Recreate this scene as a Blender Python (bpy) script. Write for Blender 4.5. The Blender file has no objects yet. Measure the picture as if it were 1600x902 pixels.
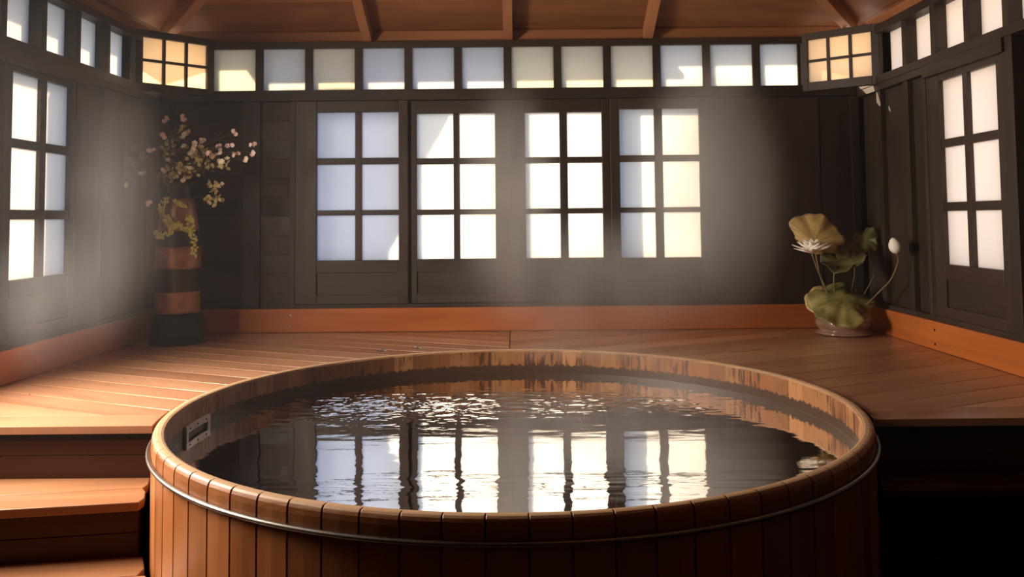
import bpy, bmesh, math, random
from math import sin, cos, pi, radians, sqrt
from mathutils import Vector, Matrix, noise
random.seed(7)
COL = bpy.context.scene.collection
sc = bpy.context.scene

# ------------------------------------------------------------------ layout (metres; deck top is z = 0)
YB = 5.086          # inner face of back wall
XL, XR = -2.131, 2.080
YF = -1.6           # wall behind the camera
ZF = -0.86          # lower floor
TX, TY, TR = -0.0125, 3.100, 1.204   # tub centre and outer radius
TI = 1.164          # inner radius
ZR = 0.013          # rim top
ZW = -0.100         # water level
CAMZ = 0.6676

# ------------------------------------------------------------------ helpers
class MB:
    """collects polygons with a grain coordinate (along, across, up) and a per-plank random number"""
    def __init__(s):
        s.v = []; s.f = []; s.g = []; s.r = []
    def poly(s, pts, faces, grain, rnd=None):
        if rnd is None: rnd = random.random()
        o = len(s.v)
        s.v += [tuple(p) for p in pts]; s.g += [tuple(g) for g in grain]; s.r += [rnd]*len(pts)
        s.f += [tuple(o+i for i in f) for f in faces]
    def lbox(s, T, a0, a1, b0, b1, c0, c1, grain='a', rnd=None):
        L = [(a, b, c) for a in (a0, a1) for b in (b0, b1) for c in (c0, c1)]
        if grain == 'a': G = [(a, b, c) for a, b, c in L]
        elif grain == 'b': G = [(b, a, c) for a, b, c in L]
        else: G = [(c, a, b) for a, b, c in L]
        F = [(0,1,3,2),(4,6,7,5),(0,4,5,1),(2,3,7,6),(0,2,6,4),(1,5,7,3)]
        P = [T(*l) for l in L]
        s.poly(P, F, G, rnd)
    def prism(s, outline, z0, z1, dirv=(1, 0), rnd=None):
        """outline: list of 2D points; extruded between z0 and z1; grain runs along dirv"""
        n = len(outline)
        area = sum(outline[i][0]*outline[(i+1) % n][1]-outline[(i+1) % n][0]*outline[i][1] for i in range(n))
        if area < 0: outline = outline[::-1]
        dx, dy = dirv
        pts = [(x, y, z1) for x, y in outline]+[(x, y, z0) for x, y in outline]
        G = [(x*dx+y*dy, -x*dy+y*dx, z) for x, y, z in pts]
        F = [tuple(range(n)), tuple(range(2*n-1, n-1, -1))]+[(i, n+i, n+(i+1) % n, (i+1) % n) for i in range(n)]
        s.poly(pts, F, G, rnd)
    def tube(s, pts, rad, seg=8, rnd=None, cap=True):
        if rnd is None: rnd = random.random()
        pts = [Vector(p) for p in pts]
        rads = rad if isinstance(rad, (list, tuple)) else [rad]*len(pts)
        V = []; G = []; F = []; L = 0
        up = Vector((0.13, 0.21, 1)).normalized()
        for i, p in enumerate(pts):
            t = (pts[min(i+1, len(pts)-1)]-pts[max(i-1, 0)]).normalized()
            x = t.cross(up)
            if x.length < .05: x = t.cross(Vector((1, 0, 0)))
            x.normalize(); y = x.cross(t)
            if i: L += (p-pts[i-1]).length
            for k in range(seg):
                a = 2*pi*k/seg
                V.append(p+(x*cos(a)+y*sin(a))*rads[i]); G.append((L, a*.05, 0))
        for i in range(len(pts)-1):
            for k in range(seg):
                F.append((i*seg+k, (i+1)*seg+k, (i+1)*seg+(k+1) % seg, i*seg+(k+1) % seg))
        if cap:
            F.append(tuple(range(seg))[::1]); F.append(tuple((len(pts)-1)*seg+k for k in range(seg))[::-1])
        s.poly(V, F, G, rnd)
    def lathe(s, cx, cy, prof, seg=64, rnd=None, closed=False):
        V = []; G = []; F = []
        for i, (r, z) in enumerate(prof):
            for k in range(seg):
                a = 2*pi*k/seg
                V.append((cx+r*cos(a), cy+r*sin(a), z)); G.append((z, r*a, r))
        n = len(prof)
        for i in range(n if closed else n-1):
            j = (i+1) % n
            for k in range(seg):
                F.append((i*seg+k, i*seg+(k+1) % seg, j*seg+(k+1) % seg, j*seg+k))
        s.poly(V, F, G, rnd)
    def build(s, name, mat, parent=None, bevel=0, smooth=False, recalc=True):
        me = bpy.data.meshes.new(name)
        me.from_pydata(s.v, [], s.f); me.update()
        a = me.attributes.new('gc', 'FLOAT_VECTOR', 'POINT')
        a.data.foreach_set('vector', [c for g in s.g for c in g])
        b = me.attributes.new('rnd', 'FLOAT', 'POINT')
        b.data.foreach_set('value', s.r)
        if recalc:
            bm = bmesh.new(); bm.from_mesh(me)
            bmesh.ops.recalc_face_normals(bm, faces=bm.faces)
            bm.to_mesh(me); bm.free()
        me.materials.append(mat)
        if smooth:
            me.polygons.foreach_set('use_smooth', [True]*len(me.polygons))
        o = bpy.data.objects.new(name, me); COL.objects.link(o)
        if parent is not None: o.parent = parent
        if bevel:
            m = o.modifiers.new('bevel', 'BEVEL'); m.width = bevel; m.segments = 2
            m.limit_method = 'ANGLE'; m.angle_limit = radians(50)
            m.harden_normals = False
        return o

def tag(o, label=None, cat=None, group=None, kind=None):
    if label: o['label'] = label
    if cat: o['category'] = cat
    if group: o['group'] = group
    if kind: o['kind'] = kind
    return o
def struct(o, label=None, cat=None, group=None): return tag(o, label, cat, group, 'structure')
def empty(name, loc=(0, 0, 0), rz=0):
    o = bpy.data.objects.new(name, None); COL.objects.link(o); o.location = loc
    o.rotation_euler = (0, 0, rz); o.empty_display_size = .1
    return o
def rebase(root):
    """move a root empty's children so that they keep their world place"""
    for c in COL.objects:
        if c.parent == root: c.location = c.location-root.location

TB = lambda a, b, c: (a, YB+c, b)            # back wall: a = X, b = z, c = outwards
TL = lambda a, b, c: (XL-c, a, b)            # left wall: a = Y
TRt = lambda a, b, c: (XR+c, a, b)           # right wall: a = Y
TW = lambda a, b, c: (a, b, c)               # world axes

# ------------------------------------------------------------------ materials
def nodes(name):
    m = bpy.data.materials.new(name); m.use_nodes = True
    nt = m.node_tree; nt.nodes.clear()
    out = nt.nodes.new('ShaderNodeOutputMaterial')
    return m, nt, out
def N(nt, t, **k):
    n = nt.nodes.new(t)
    for a, b in k.items():
        if a in n.inputs.keys(): n.inputs[a].default_value = b
        else: setattr(n, a, b)
    return n
def ramp(nt, stops, interp='LINEAR'):
    r = nt.nodes.new('ShaderNodeValToRGB'); cr = r.color_ramp; cr.interpolation = interp
    while len(cr.elements) < len(stops): cr.elements.new(.5)
    for e, (p, c) in zip(cr.elements, stops):
        e.position = p; e.color = (*c, 1) if len(c) == 3 else c
    return r
def wood(name, dark, light, rough=(.35, .55), plank=.35, grain=(1.2, 22, 22), bump=.15, coat=0, knots=0, spec=.5, streak=(.2, .8)):
    m, nt, out = nodes(name); L = nt.links.new
    b = N(nt, 'ShaderNodeBsdfPrincipled'); L(b.outputs[0], out.inputs[0])
    at = N(nt, 'ShaderNodeAttribute', attribute_name='gc'); ar = N(nt, 'ShaderNodeAttribute', attribute_name='rnd')
    off = N(nt, 'ShaderNodeVectorMath', operation='SCALE'); off.inputs['Scale'].default_value = 17.3
    cmb = N(nt, 'ShaderNodeCombineXYZ'); L(ar.outputs['Fac'], cmb.inputs[0]); L(ar.outputs['Fac'], cmb.inputs[1]); L(ar.outputs['Fac'], cmb.inputs[2])
    L(cmb.outputs[0], off.inputs[0])
    add = N(nt, 'ShaderNodeVectorMath', operation='ADD'); L(at.outputs['Vector'], add.inputs[0]); L(off.outputs[0], add.inputs[1])
    mp = N(nt, 'ShaderNodeMapping'); mp.inputs['Scale'].default_value = grain; L(add.outputs[0], mp.inputs[0])
    n1 = N(nt, 'ShaderNodeTexNoise', Scale=1.0, Detail=6.0, Roughness=.65, Distortion=.6); L(mp.outputs[0], n1.inputs['Vector'])
    mp2 = N(nt, 'ShaderNodeMapping'); mp2.inputs['Scale'].default_value = (grain[0]*.9, grain[1]*.22, grain[2]*.22); L(add.outputs[0], mp2.inputs[0])
    n2 = N(nt, 'ShaderNodeTexNoise', Scale=1.0, Detail=3.0, Roughness=.5, Distortion=1.2); L(mp2.outputs[0], n2.inputs['Vector'])
    mx = N(nt, 'ShaderNodeMix', data_type='FLOAT'); mx.inputs[0].default_value = .5
    L(n1.outputs[0], mx.inputs[2]); L(n2.outputs[0], mx.inputs[3])
    # shift by plank
    m1 = N(nt, 'ShaderNodeMath', operation='MULTIPLY_ADD'); m1.inputs[1].default_value = plank; m1.inputs[2].default_value = -plank/2
    L(ar.outputs['Fac'], m1.inputs[0])
    m2 = N(nt, 'ShaderNodeMath', operation='ADD'); L(mx.outputs[0], m2.inputs[0]); L(m1.outputs[0], m2.inputs[1])
    r = ramp(nt, [(streak[0], dark), (streak[1], light)]); L(m2.outputs[0], r.inputs[0])
    L(r.outputs[0], b.inputs['Base Color'])
    rr = N(nt, 'ShaderNodeMapRange'); rr.inputs['To Min'].default_value = rough[0]; rr.inputs['To Max'].default_value = rough[1]
    rr.inputs['From Min'].default_value = .3; rr.inputs['From Max'].default_value = .7
    L(n2.outputs[0], rr.inputs[0]); L(rr.outputs[0], b.inputs['Roughness'])
    b.inputs['Specular IOR Level'].default_value = spec
    b.inputs['Coat Weight'].default_value = coat; b.inputs['Coat Roughness'].default_value = .25
    bp = N(nt, 'ShaderNodeBump', Strength=bump, Distance=.004); L(n1.outputs[0], bp.inputs['Height']); L(bp.outputs[0], b.inputs['Normal'])
    return m
def plain(name, col, rough=.5, metal=0, spec=.5, var=.0, scale=20, coat=0):
    m, nt, out = nodes(name); L = nt.links.new
    b = N(nt, 'ShaderNodeBsdfPrincipled', Roughness=rough, Metallic=metal); L(b.outputs[0], out.inputs[0])
    b.inputs['Specular IOR Level'].default_value = spec; b.inputs['Coat Weight'].default_value = coat
    if var:
        tc = N(nt, 'ShaderNodeTexCoord'); n = N(nt, 'ShaderNodeTexNoise', Scale=scale, Detail=4.0); L(tc.outputs['Object'], n.inputs['Vector'])
        r = ramp(nt, [(.25, tuple(c*(1-var) for c in col)), (.75, tuple(min(1, c*(1+var)) for c in col))])
        L(n.outputs[0], r.inputs[0]); L(r.outputs[0], b.inputs['Base Color'])
    else: b.inputs['Base Color'].default_value = (*col, 1)
    return m
def pane_mat(name, col, dif=.15, wav=.04):
    """frosted translucent sheet, lit from outside by sun and sky"""
    m, nt, out = nodes(name); L = nt.links.new
    t = N(nt, 'ShaderNodeBsdfTranslucent'); d = N(nt, 'ShaderNodeBsdfDiffuse')
    tc = N(nt, 'ShaderNodeTexCoord'); n = N(nt, 'ShaderNodeTexNoise', Scale=2.2, Detail=2.0); L(tc.outputs['Object'], n.inputs['Vector'])
    r = ramp(nt, [(.3, tuple(c*(1-wav) for c in col)), (.7, col)]); L(n.outputs[0], r.inputs[0])
    L(r.outputs[0], t.inputs[0]); L(r.outputs[0], d.inputs[0])
    x = N(nt, 'ShaderNodeMixShader'); x.inputs[0].default_value = dif
    L(t.outputs[0], x.inputs[1]); L(d.outputs[0], x.inputs[2]); L(x.outputs[0], out.inputs[0])
    return m

M_wall = wood('dark_stained_wood', (.014, .008, .005), (.056, .035, .024), rough=(.42, .62), grain=(1.5, 14, 14), plank=.3, bump=.25, spec=.4)
M_wall2 = wood('dark_sash_wood', (.028, .017, .012), (.060, .038, .028), rough=(.4, .55), grain=(1.5, 18, 18), plank=.2, bump=.12, spec=.4)
M_base = wood('orange_redwood', (.34, .090, .018), (.72, .22, .045), rough=(.3, .45), grain=(.8, 14, 14), plank=.2, bump=.1)
M_deck = wood('redwood_deck', (.25, .105, .048), (.58, .30, .165), rough=(.26, .40), grain=(1.0, 20, 20), plank=.38, bump=.18, coat=.45)
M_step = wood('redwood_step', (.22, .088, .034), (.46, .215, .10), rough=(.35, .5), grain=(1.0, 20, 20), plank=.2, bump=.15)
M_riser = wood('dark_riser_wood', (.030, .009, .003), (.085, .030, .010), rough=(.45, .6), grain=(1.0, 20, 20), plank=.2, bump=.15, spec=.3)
M_ceil = wood('cedar_ceiling', (.10, .036, .013), (.38, .15, .058), rough=(.5, .65), grain=(1.0, 13, 13), plank=.45, bump=.1, spec=.25)
M_raft = wood('cedar_rafter', (.25, .09, .035), (.50, .22, .09), rough=(.5, .65), grain=(1.0, 18, 18), plank=.2, bump=.1, spec=.25)
M_stave = wood('cedar_stave', (.21, .062, .014), (.47, .175, .052), rough=(.32, .46), grain=(1.2, 18, 18), plank=.4, bump=.12, coat=.1)
def weather_top(mat, z0=.003, col=(.54, .35, .19)):
    nt = mat.node_tree; L = nt.links.new
    b = [n for n in nt.nodes if n.type == 'BSDF_PRINCIPLED'][0]
    at = N(nt, 'ShaderNodeAttribute', attribute_name='gc'); sep = N(nt, 'ShaderNodeSeparateXYZ'); L(at.outputs['Vector'], sep.inputs[0])
    mp = N(nt, 'ShaderNodeMapping'); mp.inputs['Scale'].default_value = (60, 24, 1); L(at.outputs['Vector'], mp.inputs[0])
    n = N(nt, 'ShaderNodeTexNoise', Scale=1.0, Detail=5.0, Roughness=.7); L(mp.outputs[0], n.inputs['Vector'])
    e = N(nt, 'ShaderNodeMath', operation='MULTIPLY_ADD'); e.inputs[1].default_value = .028; L(n.outputs[0], e.inputs[0]); L(sep.outputs[0], e.inputs[2])
    mr = N(nt, 'ShaderNodeMapRange'); mr.inputs['From Min'].default_value = z0+.012; mr.inputs['From Max'].default_value = z0+.026; L(e.outputs[0], mr.inputs[0])
    mx = N(nt, 'ShaderNodeMix', data_type='RGBA'); L(mr.outputs[0], mx.inputs[0])
    src = b.inputs['Base Color'].links[0].from_socket; L(src, mx.inputs[6]); mx.inputs[7].default_value = (*col, 1); L(mx.outputs[2], b.inputs['Base Color'])
    rs = b.inputs['Roughness'].links[0].from_socket if b.inputs['Roughness'].links else None
    m2 = N(nt, 'ShaderNodeMix', data_type='FLOAT'); L(mr.outputs[0], m2.inputs[0]); m2.inputs[3].default_value = .68
    if rs: L(rs, m2.inputs[2])
    else: m2.inputs[2].default_value = .5
    L(m2.outputs[0], b.inputs['Roughness'])
weather_top(M_stave)
M_hoop = plain('dull_steel', (.22, .19, .165), .36, 1.0, var=.2)
M_black = plain('black_lacquer', (.006, .0045, .004), .55, var=.3, spec=.25)
M_copper = plain('copper_glaze', (.34, .165, .105), .30, .35, var=.35, scale=14)
M_vase = plain('dark_glaze', (.022, .013, .010), .3, var=.4, scale=12)
M_chrome = plain('worn_chrome', (.6, .57, .5), .2, 1.0)
M_plastic = plain('white_plastic', (.90, .87, .80), .35)
M_screw = plain('dark_screw', (.05, .035, .025), .4, .8)
M_pane = pane_mat('frosted_pane', (.90, .89, .86))
M_pane_cream = pane_mat('cream_lit_pane', (.93, .885, .765))  # warm tone of sunlit and bounced light put into the tint
M_pane_cool = pane_mat('cool_shade_pane', (.86, .87, .90))  # bluish tone of shaded, sky-lit panes put into the tint
M_pane_peach = pane_mat('peach_pane', (.98, .85, .66))
M_pane_pink = pane_mat('pink_bounce_pane', (.96, .88, .77))  # warm outdoor bounce light put into the tint of the right panes

# inner tub staves: stained, wet at the water line
def tub_inner():
    m, nt, out = nodes('wet_cedar_inside'); L = nt.links.new
    b = N(nt, 'ShaderNodeBsdfPrincipled'); L(b.outputs[0], out.inputs[0])
    at = N(nt, 'ShaderNodeAttribute', attribute_name='gc'); ar = N(nt, 'ShaderNodeAttribute', attribute_name='rnd')
    sep = N(nt, 'ShaderNodeSeparateXYZ'); L(at.outputs['Vector'], sep.inputs[0])      # x = z height, y = arc length
    def mapn(sc_, detail=5.0, rough=.6, dist=0.0, addr=0):
        mp = N(nt, 'ShaderNodeMapping'); mp.inputs['Scale'].default_value = sc_; L(at.outputs['Vector'], mp.inputs[0])
        n = N(nt, 'ShaderNodeTexNoise', Scale=1.0, Detail=detail, Roughness=rough, Distortion=dist); L(mp.outputs[0], n.inputs['Vector']); return n
    streak = mapn((6, 55, 1)); edge = mapn((3, 45, 1), 8.0, .75); big = mapn((5, 5, 1), 2.0)
    # clean wood colour by stave
    r = ramp(nt, [(0, (.36, .145, .045)), (.35, (.24, .09, .028)), (.6, (.50, .23, .085)), (.8, (.20, .075, .025)), (1, (.42, .19, .07))]); L(ar.outputs['Fac'], r.inputs[0])
    sr = ramp(nt, [(.44, (.22, .18, .15)), (.54, (1, 1, 1))]); L(streak.outputs[0], sr.inputs[0])
    mul = N(nt, 'ShaderNodeMix', data_type='RGBA', blend_type='MULTIPLY'); L(r.outputs[0], mul.inputs[6]); L(sr.outputs[0], mul.inputs[7])
    # stain mask where big noise high
    bm_ = ramp(nt, [(.46, (.05, .05, .05)), (.56, (1, 1, 1))]); L(big.outputs[0], bm_.inputs[0]); 
    L(bm_.outputs[0], mul.inputs[0])
    # wet band height
    e1 = N(nt, 'ShaderNodeMath', operation='MULTIPLY_ADD'); e1.inputs[1].default_value = .060; e1.inputs[2].default_value = ZW+.008; L(edge.outputs[0], e1.inputs[0])
    lt = N(nt, 'ShaderNodeMath', operation='SUBTRACT'); L(e1.outputs[0], lt.inputs[0]); L(sep.outputs[0], lt.inputs[1])
    ss = N(nt, 'ShaderNodeMapRange'); ss.inputs['From Min'].default_value = -.002; ss.inputs['From Max'].default_value = .003; L(lt.outputs[0], ss.inputs[0])
    mix = N(nt, 'ShaderNodeMix', data_type='RGBA'); L(ss.outputs[0], mix.inputs[0]); L(mul.outputs[2], mix.inputs[6]); mix.inputs[7].default_value = (.055, .026, .012, 1)
    L(mix.outputs[2], b.inputs['Base Color'])
    b.inputs['Roughness'].default_value = .5
    return m
M_inner = tub_inner(); weather_top(M_inner, z0=.003)

def water_mat():
    m, nt, out = nodes('hot_water'); L = nt.links.new
    tr = N(nt, 'ShaderNodeBsdfTransparent'); tr.inputs[0].default_value = (.58, .47, .25, 1)
    gl = N(nt, 'ShaderNodeBsdfGlossy', Roughness=.0); gl.inputs[0].default_value = (1, 1, 1, 1)
    fr = N(nt, 'ShaderNodeFresnel', IOR=1.35)
    x = N(nt, 'ShaderNodeMixShader'); L(fr.outputs[0], x.inputs[0]); L(tr.outputs[0], x.inputs[1]); L(gl.outputs[0], x.inputs[2]); L(x.outputs[0], out.inputs[0])
    tc = N(nt, 'ShaderNodeTexCoord')
    # fine ripple on top of the mesh waves
    mp = N(nt, 'ShaderNodeMapping'); mp.inputs['Scale'].default_value = (14, 42, 1); L(tc.outputs['Object'], mp.inputs[0])
    n = N(nt, 'ShaderNodeTexNoise', Scale=1.0, Detail=3.0, Roughness=.55); L(mp.outputs[0], n.inputs['Vector'])
    bp = N(nt, 'ShaderNodeBump', Strength=.045, Distance=.004); L(n.outputs[0], bp.inputs['Height'])
    L(bp.outputs[0], gl.inputs['Normal']); L(bp.outputs[0], fr.inputs['Normal'])
    return m
M_water = water_mat()

# ------------------------------------------------------------------ floor and shell
m = MB()
for i in range(30):
    x0 = XL-.16+i*.155
    if x0 < XR+.12: m.lbox(TW, x0, x0+.152, YF, YB+.1, ZF-.05, ZF, grain='b')
struct(m.build('floor', M_riser))


# ---- windows ------------------------------------------------------
def sash(name, T, cols, rows, a0, a1, c, mat_pane, mat=M_wall2, zb=.165, ztop=1.385, panel=True, th=.032, label=None):
    """a sliding sash: stiles, rails, glazing bars, sunk lower panel and one part of panes"""
    root = struct(empty(name, T((a0+a1)/2, zb, c)))
    m = MB()
    lo, hi = cols[0][0], cols[-1][1]; zt = rows[0][1]; zbt = rows[-1][0]
    m.lbox(T, a0, lo, zb, ztop, c, c+th, 'b'); m.lbox(T, hi, a1, zb, ztop, c, c+th, 'b')
    m.lbox(T, lo, hi, zt, ztop, c, c+th, 'a')
    for i in range(len(cols)-1): m.lbox(T, cols[i][1], cols[i+1][0], zbt, zt, c+.004, c+th, 'b')
    for j in range(len(rows)-1):
        for k in cols: m.lbox(T, k[0], k[1], rows[j+1][1], rows[j][0], c+.004, c+th, 'a')
    # lower rails and sunk panel
    p0, p1 = .218, .350
    m.lbox(T, lo, hi, p1, zbt, c, c+th, 'a'); m.lbox(T, lo, hi, zb, p0, c, c+th, 'a')
    f = m.build('window_frame', mat, root, bevel=.0025)
    pm = MB(); pm.lbox(T, lo-.004, hi+.004, p0-.003, p1+.003, c+.012, c+.024, 'a')
    pm.build('lower_panel', mat, root)
    g = MB(); g.lbox(T, lo-.006, hi+.006, zbt-.006, zt+.006, c+.022, c+.027, 'a')
    g.build('pane', mat_pane, root)
    rebase(root)
    return root
rows_b = [(1.039, 1.316), (.724, 1.000), (.424, .694)]
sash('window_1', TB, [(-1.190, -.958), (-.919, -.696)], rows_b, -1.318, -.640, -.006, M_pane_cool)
sash('window_2', TB, [(-.591, -.368), (-.331, -.115)], [(1.035, 1.306), (.724, .998), (.426, .692)], -.640, -.022, .020, M_pane)
sash('window_3', TB, [(.067, .276), (.322, .532)], [(1.035, 1.306), (.724, .998), (.426, .692)], -.022, .580, .020, M_pane)
sash('window_4', TB, [(.635, .846), (.894, 1.116)], [(1.039, 1.319), (.724, 1.000), (.424, .694)], .580, 1.205, -.006, M_pane)
rows_s = [(1.030, 1.318), (.724, .990), (.424, .682)]
sash('window_5', TL, [(3.581, 3.804), (3.852, 4.055)], rows_s, 3.512, 4.130, .004, M_pane)
sash('window_8', TRt, [(3.637, 3.876), (3.920, 4.130)], rows_s, 3.572, 4.225, .004, M_pane_pink)

def clerestory(name, T, openings, z0, z1, D, mats, mat=M_wall, post_c=0.0, endpad=.03):
    root = struct(empty(name, T(openings[0][0], z0, 0)))
    m = MB()
    for i, (a0, a1) in enumerate(openings):
        nxt = openings[i+1][0] if i+1 < len(openings) else a1+endpad
        m.lbox(T, a1, nxt, z0-.012, z1+.012, post_c, D+.05, 'b')
    m.lbox(T, openings[0][0]-endpad, openings[0][0], z0-.012, z1+.012, post_c, D+.05, 'b')
    m.build('window_frame', mat, root, bevel=.002)
    for (a0, a1), pm in zip(openings, mats):
        g = MB(); g.lbox(T, a0-.004, a1+.004, z0-.004, z1+.004, D, D+.005, 'a'); g.build('pane', pm, root)
    rebase(root)
    return root
ops = [(-1.818+.3012*k, -1.818+.3012*k+.254) for k in range(12)]
ops[-1] = (ops[-1][0], 1.722)
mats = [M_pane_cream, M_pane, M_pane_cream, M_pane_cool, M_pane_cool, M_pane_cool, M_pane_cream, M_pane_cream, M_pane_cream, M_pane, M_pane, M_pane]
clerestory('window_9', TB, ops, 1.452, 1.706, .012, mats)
opl = [(4.432-.303*k, 4.432-.303*k+.258) for k in range(0, 14)][::-1]
clerestory('window_10', TL, opl, 1.450, 1.706, .060, [M_pane]*len(opl))
opr = [(4.496-.310*k, 4.496-.310*k+.262) for k in range(0, 9)][::-1]
clerestory('window_11', TRt, opr, 1.456, 1.700, .060, [M_pane_pink]*len(opr))

# corner panels set across the corners (six small panes each)
def corner_panel(name, A, B, inward, pz0, pz1, fz0, fz1):
    A = Vector(A); B = Vector(B); d = (B-A); Ln = d.length; d.normalize()
    n = Vector((d.y, -d.x));
    if n.dot(Vector(inward)) > 0: n = -n                    # n points out of the room
    T = lambda a, b, c: (A.x+d.x*a+n.x*c, A.y+d.y*a+n.y*c, b)
    root = struct(empty(name, T(Ln/2, fz0, 0)))
    m = MB(); e = .042; bar = .016
    m.lbox(T, 0, e, fz0, fz1, -.01, .03, 'b'); m.lbox(T, Ln-e, Ln, fz0, fz1, -.01, .03, 'b')
    m.lbox(T, e, Ln-e, fz0, pz0, -.01, .03, 'a'); m.lbox(T, e, Ln-e, pz1, fz1, -.01, .03, 'a')
    w = (Ln-2*e-2*bar)/3
    for i in (1, 2): m.lbox(T, e+i*w+(i-1)*bar, e+i*w+i*bar, pz0, pz1, -.004, .02, 'b')
    zm = (pz0+pz1)/2
    for i in range(3):
        x0 = e+i*(w+bar); m.lbox(T, x0, x0+w, zm-bar*.45, zm+bar*.45, -.004, .02, 'a')
    m.build('window_frame', M_wall, root, bevel=.002)
    g = MB(); g.lbox(T, e-.004, Ln-e+.004, pz0-.004, pz1+.004, .014, .018, 'a'); g.build('pane', M_pane_peach, root)
    rebase(root); return root
corner_panel('window_12', (-2.151, 4.765), (-1.822, 5.095), (1, -1), 1.462, 1.728, 1.418, 1.768)
corner_panel('window_13', (1.742, 5.088), (2.092, 4.800), (-1, -1), 1.464, 1.722, 1.412, 1.762)

# ---- walls --------------------------------------------------------
def boards(m, T, a0, a1, w, z0, z1, c0, c1, grain='b', gap=.003, edges=None):
    if edges is None:
        n = max(1, round((a1-a0)/w)); edges = [a0+(a1-a0)*i/n for i in range(n+1)]
    for x0, x1 in zip(edges, edges[1:]): m.lbox(T, x0+gap/2, x1-gap/2, z0, z1, c0, c1, grain)
def hboards(m, T, a0, a1, z0, z1, w, c0, c1):
    n = max(1, round((z1-z0)/w))
    for i in range(n): m.lbox(T, a0, a1, z0+(z1-z0)*i/n+.0004, z0+(z1-z0)*(i+1)/n-.0004, c0, c1, 'a')

m = MB()
# left of the windows: horizontal boards behind two upright boards
hboards(m, TB, XL, -1.33, .0, 1.385, .115, .022, .05)
m.lbox(TB, -1.640, -1.532, .12, 1.385, .004, .024, 'b'); m.lbox(TB, -1.352, -1.320, .12, 1.385, .0, .024, 'b')
m.lbox(TB, XL, -2.06, .12, 1.385, .004, .024, 'b')
# right: upright boards
boards(m, TB, 1.207, XR, .3, .0, 1.385, .010, .05, edges=[1.207, 1.279, 1.548, 1.84, 2.066, XR+.01])
m.lbox(TB, 1.548, 1.84, .12, 1.385, .003, .012, 'b'); m.lbox(TB, 2.03, XR, .12, 1.385, .0, .012, 'b')
# sill, head rail, top plate, frieze
m.lbox(TB, -1.33, 1.207, .0, .163, -.002, .05, 'a')
m.lbox(TB, XL, XR, 1.387, 1.452, -.012, .05, 'a')
m.lbox(TB, -1.86, 1.78, 1.706, 1.745, -.014, .09, 'a')
# solid backing around the openings
for x0, x1 in ((XL-.06, -1.205), (-.685, -.600), (-.105, .057), (.541, .626), (1.127, XR+.06)):
    m.lbox(TB, x0, x1, ZF, 1.452, .053, .10, 'b')
m.lbox(TB, -1.205, 1.127, ZF, .415, .053, .10, 'a'); m.lbox(TB, -1.205, 1.127, 1.325, 1.452, .053, .10, 'a')
struct(m.build('wall_back', M_wall, bevel=.0015))

m = MB()
Yn = 2.80
boards(m, TL, 4.13, YB, .2, .0, 1.385, .024, .05, edges=[4.13, 4.262, 4.385, 4.64, 4.87, YB])
for a0, a1 in ((4.13, 4.175), (4.225, 4.262), (4.372, 4.402), (4.618, 4.658), (4.95, YB)): m.lbox(TL, a0, a1, .12, 1.387, .004, .026, 'b')
m.lbox(TL, 4.10, 4.225, .12, 1.36, .0, .026, 'b')
m.lbox(TL, 3.42, 3.512, .0, 1.387, -.004, .05, 'b')
m.lbox(TL, YF, YB, 1.402, 1.450, -.012, .11, 'a'); m.lbox(TL, YF, 4.182, 1.345, 1.404, -.024, .03, 'a')
m.lbox(TL, 4.190, YB, 1.372, 1.404, -.006, .03, 'a')
m.lbox(TL, YF, 4.78, 1.706, 1.745, -.014, .11, 'a')
m.lbox(TL, 3.42, YB, .0, .165, -.002, .05, 'a')
for a0, a1 in ((4.065, YB+.1), (3.35, 3.571)): m.lbox(TL, a0, a1, ZF, 1.402, .053, .11, 'b')
m.lbox(TL, 3.52, 4.065, ZF, .415, .053, .11, 'a'); m.lbox(TL, 3.52, 4.065, 1.327, 1.402, .053, .11, 'a')
m.lbox(TL, 4.69, 4.80, 1.45, 1.745, .012, .11, 'b')
# the wall beside the steps, with an unseen open hatch for the added lamp outside
H0, H1, HZ0, HZ1 = 2.30, 3.25, .35, 1.33
boards(m, TL, YF, H0, .25, ZF, 1.402, .02, .09); boards(m, TL, H1, 3.52, .2, ZF, 1.402, .02, .09)
m.lbox(TL, YF, H0, ZF, 1.402, .0905, .11, 'b'); m.lbox(TL, H1, 3.52, ZF, 1.402, .0905, .11, 'b')
m.lbox(TL, H1, H1+.03, ZF, 2.1, .10, 1.0, 'b'); m.lbox(TL, H0-.03, H0, .2, 1.6, .10, .62, 'b'); m.lbox(TL, H0, H1, ZF, HZ0, .02, .11, 'a'); m.lbox(TL, H0, H1, HZ1, 1.402, .02, .11, 'a')  # deep outer jambs added to block spill from the hatch lamp and sun
struct(m.build('wall_left', M_wall, bevel=.0015))

m = MB()
boards(m, TRt, 4.25, YB, .2, .0, 1.385, .030, .05, edges=[4.25, 4.47, 4.80, YB])
for a0, a1 in ((4.257, 4.290), (4.448, 4.500), (4.782, 4.832)): m.lbox(TRt, a0, a1, .12, 1.410, .000, .032, 'b')
m.lbox(TRt, 4.225, 4.257, .12, 1.352, .004, .05, 'b')
m.lbox(TRt, 3.50, 3.574, .12, 1.42, -.004, .05, 'b')
m.lbox(TRt, YF, YB, 1.412, 1.456, -.012, .11, 'a'); m.lbox(TRt, 3.55, 4.252, 1.350, 1.412, -.018, .03, 'a')
m.lbox(TRt, 4.252, YB, 1.374, 1.412, -.008, .03, 'a')
m.lbox(TRt, YF, 4.80, 1.700, 1.745, -.014, .11, 'a')
m.lbox(TRt, YF, YB, .0, .165, -.002, .05, 'a')
for a0, a1 in ((4.14, YB+.1), (YF, 3.627)): m.lbox(TRt, a0, a1, ZF, 1.412, .10 if a1 < 4 else .053, .15, 'b')
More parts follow.
